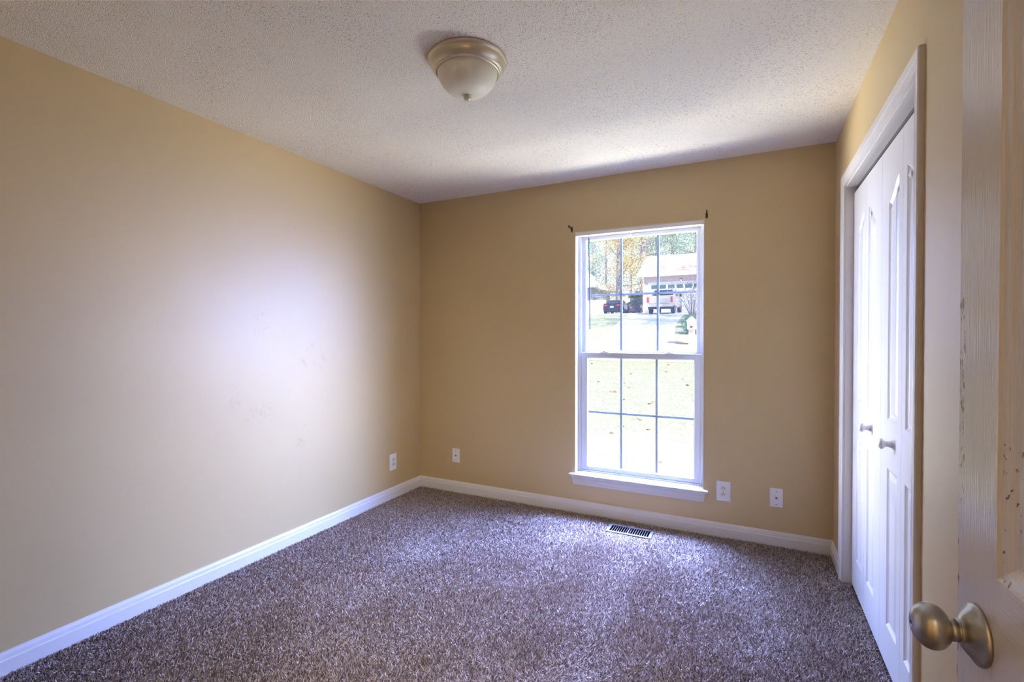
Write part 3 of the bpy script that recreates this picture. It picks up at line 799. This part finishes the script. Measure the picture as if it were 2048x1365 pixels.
MB().box(-0.05, 0.05, -0.03, 0, -0.1, 0.12).tube([(0, -0.02, 0.08), (0, -0.12, 0.17), (0, -0.16, 0.1)], 0.012, 8).lathe([(0.02, 0.14), (0.09, 0.06), (0.07, 0.05)], (0, -0.16, 0), n=6).lathe([(0.06, -0.16), (0.055, -0.18), (0, -0.2)], (0, -0.16, 0), n=6).build('bracket', M['lantern'], ln)
MB().lathe([(0.07, 0.05), (0.055, -0.16)], (0, -0.16, 0), n=6).build('glass_shade', M['plate'], ln)

# neighbour's house at the left
nb = empty('neighbour_house', (-17.8, 60, 3.9)); tag(nb, 'white roofed house far away at left edge of window view', 'house')
rel(MB().box(-27, -18.2, 60, 69, 3.6, 7.6), 'wall', M['grey_ext'], nb)
pg = [(-27.6, 7.5), (-17.6, 7.5), (-17.6, 7.75), (-22.6, 11.6), (-27.6, 7.75)]
rel(MB().prism(pg, lambda x, z: (x, 59.5, z), lambda x, z: (x, 69.5, z)), 'roof', M['white_ext'], nb)

# wheels shared by the vehicles
def wheel(parent, x, y, z, r, wd, side):
    t_ = MB().lathe([(r * 0.66, -wd / 2), (r * 0.93, -wd / 2), (r, -wd / 2 + 0.03), (r, wd / 2 - 0.03), (r * 0.93, wd / 2), (r * 0.66, wd / 2)], (x, y, z), 'X', 28).build('wheel', M['tyre'], parent)
    b = MB().lathe([(r * 0.67, side * wd * 0.42), (r * 0.60, side * wd * 0.36), (r * 0.2, side * wd * 0.40), (0, side * wd * 0.42)], (x, y, z), 'X', 20)
    b.build('rim', M['rim'], t_)
def loft(stations, n_top=None):
    """stations: list of (y, [(x,z) half outline from bottom centre to top centre]); mirrored in x."""
    b = MB(); full = []
    for y, h in stations:
        ring_ = [(x, y, z) for x, z in h] + [(-x, y, z) for x, z in reversed(h) if x > 1e-4]
        full.append(ring_)
    n = len(full[0])
    vs = [p for r_ in full for p in r_]
    b.add(vs, [(i * n + k, i * n + (k + 1) % n, (i + 1) * n + (k + 1) % n, (i + 1) * n + k) for i in range(len(full) - 1) for k in range(n)], True)
    b.add(full[0], [tuple(range(n))]); b.add(full[-1], [tuple(range(n))])
    return b

# silver pickup (rear at local y=0, nose toward +y)
tk = empty('pickup_truck', (-6.17, 38.0, tz(0, 38.0) + 0.03)); tk.rotation_euler = (R(2.6), 0, 0)
tag(tk, 'silver pickup truck parked on the driveway before garage', 'pickup truck')
HW = 0.97
def half(w_, z0, z1): return [(0, z0), (w_ * 0.92, z0), (w_, z0 + 0.15), (w_, z1 - 0.12), (w_ * 0.965, z1), (0, z1)]
loft([(0.10, half(HW, 0.55, 1.32)), (0.3, half(HW, 0.5, 1.36)), (3.6, half(HW, 0.45, 1.36)), (4.6, half(HW, 0.45, 1.34)), (5.4, half(HW * 0.97, 0.45, 1.26)), (5.75, half(HW * 0.85, 0.5, 1.1))]).build('body', M['truck'], tk)
def cab(w_, z1, z0=1.3): return [(0, z0), (w_, z0), (w_ * 0.985, z0 + 0.08), (w_ - 0.13, z1 - 0.06), (w_ - 0.22, z1), (0, z1)]
loft([(1.78, cab(0.93, 1.38)), (1.98, cab(0.92, 1.96)), (3.4, cab(0.92, 1.99)), (3.7, cab(0.92, 1.93)), (4.25, cab(0.92, 1.42))]).build('cab', M['truck'], tk)
rw = MB().add([(-0.76, 1.79, 1.46), (0.76, 1.79, 1.46), (0.67, 1.945, 1.87), (-0.67, 1.945, 1.87), (-0.76, 1.82, 1.46), (0.76, 1.82, 1.46), (0.67, 1.975, 1.87), (-0.67, 1.975, 1.87)], [(0, 1, 2, 3), (4, 5, 6, 7), (0, 1, 5, 4), (1, 2, 6, 5), (2, 3, 7, 6), (3, 0, 4, 7)]).build('rear_window', M['dglass'], tk)
for s_ in (-1, 1):
    MB().add([(s_ * 0.925, 2.1, 1.44), (s_ * 0.925, 3.9, 1.44), (s_ * 0.80, 3.45, 1.84), (s_ * 0.80, 2.15, 1.84)], [(0, 1, 2, 3)]).build('side_window', M['dglass'], tk)
    MB().box(s_ * 0.885 - 0.065, s_ * 0.885 + 0.065, 0.04, 0.16, 0.88, 1.28).build('tail_light', M['red'], tk, bevel=0.02)
    m_ = MB().box(s_ * 1.07 - 0.10, s_ * 1.07 + 0.10, 3.75, 3.83, 1.36, 1.62).build('side_mirror', M['lantern'], tk, bevel=0.03)
    for yy in (1.15, 4.85):
        wheel(tk, s_ * 0.84, yy, 0.40, 0.40, 0.26, s_)
MB().box(-0.76, 0.76, 0.05, 0.14, 0.78, 1.33).build('tailgate', M['truck'], tk, bevel=0.015)
MB().box(-0.72, 0.72, 0.035, 0.052, 1.16, 1.20).build('tailgate_trim', M['chrome'], tk)
MB().box(-0.96, 0.96, -0.08, 0.14, 0.52, 0.74).build('rear_bumper', M['truck'], tk, bevel=0.03)
MB().box(-0.86, 0.86, 0.02, 0.9, 0.36, 0.54).build('undercarriage', M['tyre'], tk)
MB().box(-0.16, 0.16, -0.095, -0.08, 0.56, 0.70).build('licence_plate', M['plate'], tk)

# coupe / sedan
def car(loc, rz, paint, name, lab, pitch=0.0):
    c = empty(name, loc, rz); c.rotation_euler = (pitch, 0, rz); tag(c, lab, 'car')
    def h(w_, z0, z1): return [(0, z0), (w_ * 0.9, z0), (w_, z0 + 0.16), (w_ * 0.985, z1 - 0.16), (w_ * 0.90, z1), (0, z1 + 0.015)]
    loft([(0.0, h(0.80, 0.42, 0.86)), (0.10, h(0.88, 0.26, 1.0)), (0.9, h(0.93, 0.2, 1.03)), (2.6, h(0.92, 0.2, 0.99)), (3.9, h(0.91, 0.2, 0.92)), (4.5, h(0.86, 0.24, 0.78)), (4.75, h(0.70, 0.32, 0.62))]).build('body', paint, c)
    def g(w_, z1, z0=0.95): return [(0, z0), (w_, z0), (w_ * 0.98, z0 + 0.04), (w_ - 0.16, z1 - 0.05), (w_ - 0.26, z1), (0, z1 + 0.01)]
    loft([(0.55, g(0.80, 1.02)), (1.35, g(0.84, 1.36)), (2.1, g(0.84, 1.40)), (2.5, g(0.84, 1.37)), (3.35, g(0.82, 1.0))]).build('cabin', paint, c)
    MB().add([(-0.66, 0.62, 1.06), (0.66, 0.62, 1.06), (0.50, 1.27, 1.345), (-0.50, 1.27, 1.345)], [(0, 1, 2, 3)]).build('rear_window', M['dglass'], c)
    for s_ in (-1, 1):
        MB().add([(s_ * 0.835, 1.0, 1.03), (s_ * 0.835, 2.95, 1.03), (s_ * 0.70, 2.4, 1.33), (s_ * 0.70, 1.4, 1.33)], [(0, 1, 2, 3)]).build('side_window', M['dglass'], c)
        MB().box(s_ * 0.62 - 0.17, s_ * 0.62 + 0.17, -0.03, 0.12, 0.76, 0.89).build('tail_light', M['red'], c, bevel=0.02)
        for yy in (0.85, 3.75):
            wheel(c, s_ * 0.82, yy, 0.34, 0.34, 0.23, s_)
    MB().box(-0.17, 0.17, -0.035, 0.02, 0.60, 0.74).build('licence_plate', M['plate'], c)
    MB().box(-0.80, 0.80, -0.02, 0.14, 0.26, 0.46).build('rear_bumper', paint, c, bevel=0.04)
    return c
car((-11.93, 46.0, tz(0, 46.0) - 0.02), R(1.5), M['black'], 'black_coupe', 'black coupe parked on the lawn edge seen from behind', R(1.9))
car((-11.55, 52.3, tz(0, 52.5) + 0.0), R(-6), M['tan'], 'tan_sedan', 'tan sedan parked beyond the black coupe', R(1.9))

# mailbox on brick post
mb = empty('mailbox', (-2.20, 21.75, tz(0, 21.75))); tag(mb, 'white house shaped mailbox on a pale brick post by driveway', 'mailbox')
MB().box(-0.12, 0.12, -0.14, 0.14, -0.1, 0.66).build('brick_post', M['brick2'], mb)
MB().prism([(-0.15, 0.64), (0.15, 0.64), (0.17, 1.0), (0.205, 1.0), (0.0, 1.19), (-0.205, 1.0), (-0.17, 1.0)], lambda x, z: (x, -0.28, z), lambda x, z: (x, 0.28, z)).build('box', M['white_ext'], mb)
MB().box(-0.09, 0.09, -0.30, -0.28, 0.80, 0.98).build('box_door', M['grey_ext'], mb)
MB().box(-0.05, 0.07, -0.305, -0.285, 0.71, 0.77).build('paper_slot', M['lantern'], mb)
tag(strip('mulch_bed', [(-2.95, 0.5, y) for y in (21.95, 22.5, 23.5, 24.8)], M['mulch'], 0.02), 'straw coloured bed around the foot of the mailbox', 'flower bed')
# fence behind the coupe
fc = MB()
for i in range(60):
    fc.box(-24 + i * 0.16, -24 + i * 0.16 + 0.145, 53.0, 53.03, 3.6, 5.35 + 0.03 * math.sin(i * 1.7))
fc.box(-24, -14.4, 53.03, 53.09, 4.0, 4.1).box(-24, -14.4, 53.03, 53.09, 5.0, 5.1)
tag(fc.build('wooden_fence', M['fence']), 'pale wooden board fence behind the black coupe', 'fence')

# ------------------------------------------------------------------ trees
def leaves_mesh(centres, radii, n, size, mat, name, parent, squash=0.8):
    k = rng.integers(0, len(centres), n)
    C_ = np.array(centres)[k]; r_ = np.array(radii)[k]
    d = rng.normal(0, 1, (n, 3)); d /= np.linalg.norm(d, axis=1)[:, None]
    P = C_ + d * (r_ * rng.uniform(0.25, 1.0, n) ** 0.6)[:, None] * np.array([1, 1, squash])
    a = rng.normal(0, 1, (n, 3)); a /= np.linalg.norm(a, axis=1)[:, None]
    b_ = np.cross(a, rng.normal(0, 1, (n, 3))); b_ /= np.linalg.norm(b_, axis=1)[:, None]
    s_ = size * rng.uniform(0.6, 1.3, n)[:, None]
    V = np.stack([P - a * s_, P + b_ * s_ * 0.55, P + a * s_, P - b_ * s_ * 0.55], 1).astype(np.float32)
    me = bpy.data.meshes.new(name)
    me.vertices.add(n * 4); me.vertices.foreach_set('co', V.ravel())
    me.loops.add(n * 4); me.loops.foreach_set('vertex_index', np.arange(n * 4, dtype=np.int32))
    me.polygons.add(n); me.polygons.foreach_set('loop_start', np.arange(n, dtype=np.int32) * 4); me.polygons.foreach_set('loop_total', np.full(n, 4, np.int32))
    me.update(calc_edges=True); me.materials.append(mat)
    o = bpy.data.objects.new(name, me); COL.objects.link(o); o.parent = parent
    return o
def tree(x, y, h, cr, mat, lab, n=7000, trunk=0.28, low=0.3, size=0.16, lean=0.0, nb_=22):
    e = empty('tree', (x, y, tz(0, y))); tag(e, lab, 'tree', 'trees beyond the driveway')
    r2 = random.Random(int(x * 31 + y * 17))
    b = MB(); top = Vector((lean, 0, h * 0.9))
    b.tube([(0, 0, -0.3), (lean * 0.2, 0, h * 0.25), (lean * 0.6, 0.2, h * 0.6), top], [trunk, trunk * 0.85, trunk * 0.55, trunk * 0.12], 10)
    cs, rs = [], []
    for i in range(nb_):
        t = low + (0.95 - low) * i / (nb_ - 1)
        base = Vector((lean * t * 0.9, 0.15 * t, h * t * 0.92))
        az = r2.uniform(0, 6.28); L = cr * (0.45 + 0.6 * math.sin(math.pi * min(1, (t - low) / (1 - low) * 0.9 + 0.12))) * r2.uniform(0.7, 1.15)
        tip = base + Vector((math.cos(az) * L, math.sin(az) * L, L * r2.uniform(0.1, 0.55)))
        mid_ = base.lerp(tip, 0.5) + Vector((0, 0, -0.05 * L))
        b.tube([base, mid_, tip], [trunk * 0.28 * (1.1 - t), trunk * 0.16 * (1.1 - t), 0.015], 6)
        cs += [tuple(tip), tuple(mid_)]; rs += [cr * r2.uniform(0.22, 0.40), cr * 0.25]
    b.build('trunk', M['bark'], e)
    leaves_mesh(cs, rs, int(n * 1.8), size * 0.56, mat, 'foliage', e)
    return e
A_, G_, X_ = M['leaf_autumn'], M['leaf_green'], M['leaf_mix']
def txp(px, y):
    u = (px - 1024) / FPX; r_ = (-0.4423 + 0.8969 * u) / (0.8969 + 0.4423 * u); return r_ * y
tree(txp(1238, 58), 58, 19, 6.0, A_, 'tall yellow autumn tree with thick trunk behind the black coupe', 6500, 0.42, 0.12, 0.17)
tree(txp(1286, 64), 64, 22, 5.0, X_, 'tall tree with orange leaves rising behind the garage roof corner', 4200, 0.5, 0.25, 0.18)
tree(txp(1186, 74), 74, 18, 5.2, G_, 'bright green tree at the left edge of the window view', 4200, 0.16, 0.08, 0.19)
tree(txp(1262, 66), 66, 14, 4.6, A_, 'yellow bushy tree between the black coupe and garage', 4500, 0.14, 0.05, 0.18)
tree(txp(1345, 70), 70, 19, 6.5, X_, 'green and yellow tree behind the middle of garage roof', 5200, 0.35, 0.2, 0.18)
tree(txp(1392, 66), 66, 19, 5.5, G_, 'green tree behind the right end of garage roof', 4800, 0.35, 0.2, 0.18)
tree(txp(1212, 78), 78, 22, 7.0, X_, 'farthest tall grey green tree behind the yellow autumn tree', 4800, 0.2, 0.06, 0.2)
tree(txp(1315, 82), 82, 22, 7.0, G_, 'distant blue green tree between two trees behind the roof', 4500, 0.4, 0.1, 0.2)
tree(4.8, 24.5, 15, 4.6, A_, 'tree shading the driveway, nearest to the street', 6000, 0.3, 0.4, 0.17)
tree(5.6, 31.0, 16, 4.8, X_, 'tree shading the driveway halfway up the hill', 6000, 0.3, 0.4, 0.17)
tree(6.5, 38.0, 17, 4.8, A_, 'tree shading the parked pickup truck', 6000, 0.3, 0.4, 0.17)
# shrubs
def shrub(x, y, rr, hh_, mat, name, lab, cat, n, size):
    e = empty(name, (x, y, tz(0, y))); tag(e, lab, cat)
    r2 = random.Random(int(x * 9 + y)); b = MB(); cs, rs = [], []
    for i in range(26):
        az = r2.uniform(0, 6.28); q = r2.uniform(0.1, 1.0)
        tip = Vector((math.cos(az) * rr * q, math.sin(az) * rr * q, hh_ * r2.uniform(0.4, 1.0)))
        b.tube([(0.1 * math.cos(az), 0.1 * math.sin(az), -0.1), tip * 0.5 + Vector((0, 0, 0.1)), tip], [0.022, 0.014, 0.006], 5)
        cs.append(tuple(tip)); rs.append(rr * 0.38)
    b.build('stems', M['twig'], e)
    if n:
        leaves_mesh(cs, rs, n, size, mat, 'foliage', e)
shrub(-2.55, 25.6, 0.50, 0.42, M['shrub'], 'green_shrub', 'dark green shrub behind the mailbox, nearer to the street', 'shrub', 1500, 0.055)
shrub(-2.75, 29.0, 0.65, 0.5, M['shrub'], 'green_shrub', 'green shrub beside driveway, farther uphill than its neighbour', 'shrub', 1600, 0.06)
shrub(-3.55, 35.5, 1.5, 2.3, M['twig'], 'bare_shrub', 'nearly bare greyish shrub in front of the garage door', 'shrub', 900, 0.05)
shrub(-10.05, 48.6, 0.75, 2.2, M['leaf_mix'], 'leafy_shrub', 'blue green bush between tan sedan and garage corner', 'shrub', 2200, 0.09)

# fallen leaves on the near lawn
def fallen():
    # a curled five-lobed leaf
    pts = [(0, 0)]
    b = MB(); n = 20; vs = [(0, 0, 0.004)]
    for i in range(n):
        t = 2 * math.pi * i / n
        rr = 0.045 * (0.62 + 0.38 * abs(math.cos(2.5 * t)))
        vs.append((rr * math.cos(t), rr * 1.15 * math.sin(t), 0.004 + 0.016 * abs(math.sin(t)) * (1 + 0.4 * math.sin(3 * t))))
    b.add(vs, [(0, 1 + i, 1 + (i + 1) % n) for i in range(n)])
    b.tube([(0, -0.03, 0.012), (0.004, -0.06, 0.016), (0.01, -0.085, 0.022)], 0.0018, 5)
    return b.build('fallen_leaf', M['leafdry'])
spots = [(1183.2, 729), (1229.5, 786), (1258.5, 777), (1332.5, 745), (1375, 773), (1301.5, 810), (1279.5, 841), (1296, 861), (1321.5, 929), (1197, 765), (1222, 785), (1366, 760), (1246, 801), (1262, 749), (1249, 768), (1337, 731), (1223, 869), (1245, 855)]
proto = None
for i, (px, py) in enumerate(spots):
    gx, gy = ground_at(px, py)
    o = fallen() if proto is None else proto.copy()
    if proto is None: proto = o
    else: COL.objects.link(o)
    s_ = random.uniform(0.7, 1.2) * (1.0 if i < 9 else 0.75)
    o.scale = (s_, s_, s_); o.location = (gx, gy, tz(0, gy) + 0.004); o.rotation_euler = (random.uniform(-.4, .4), random.uniform(-.3, .3), random.uniform(0, 6.28))
    tag(o, 'dry brown leaf lying on the sunlit lawn outside window', 'leaf', 'fallen leaves on the lawn')
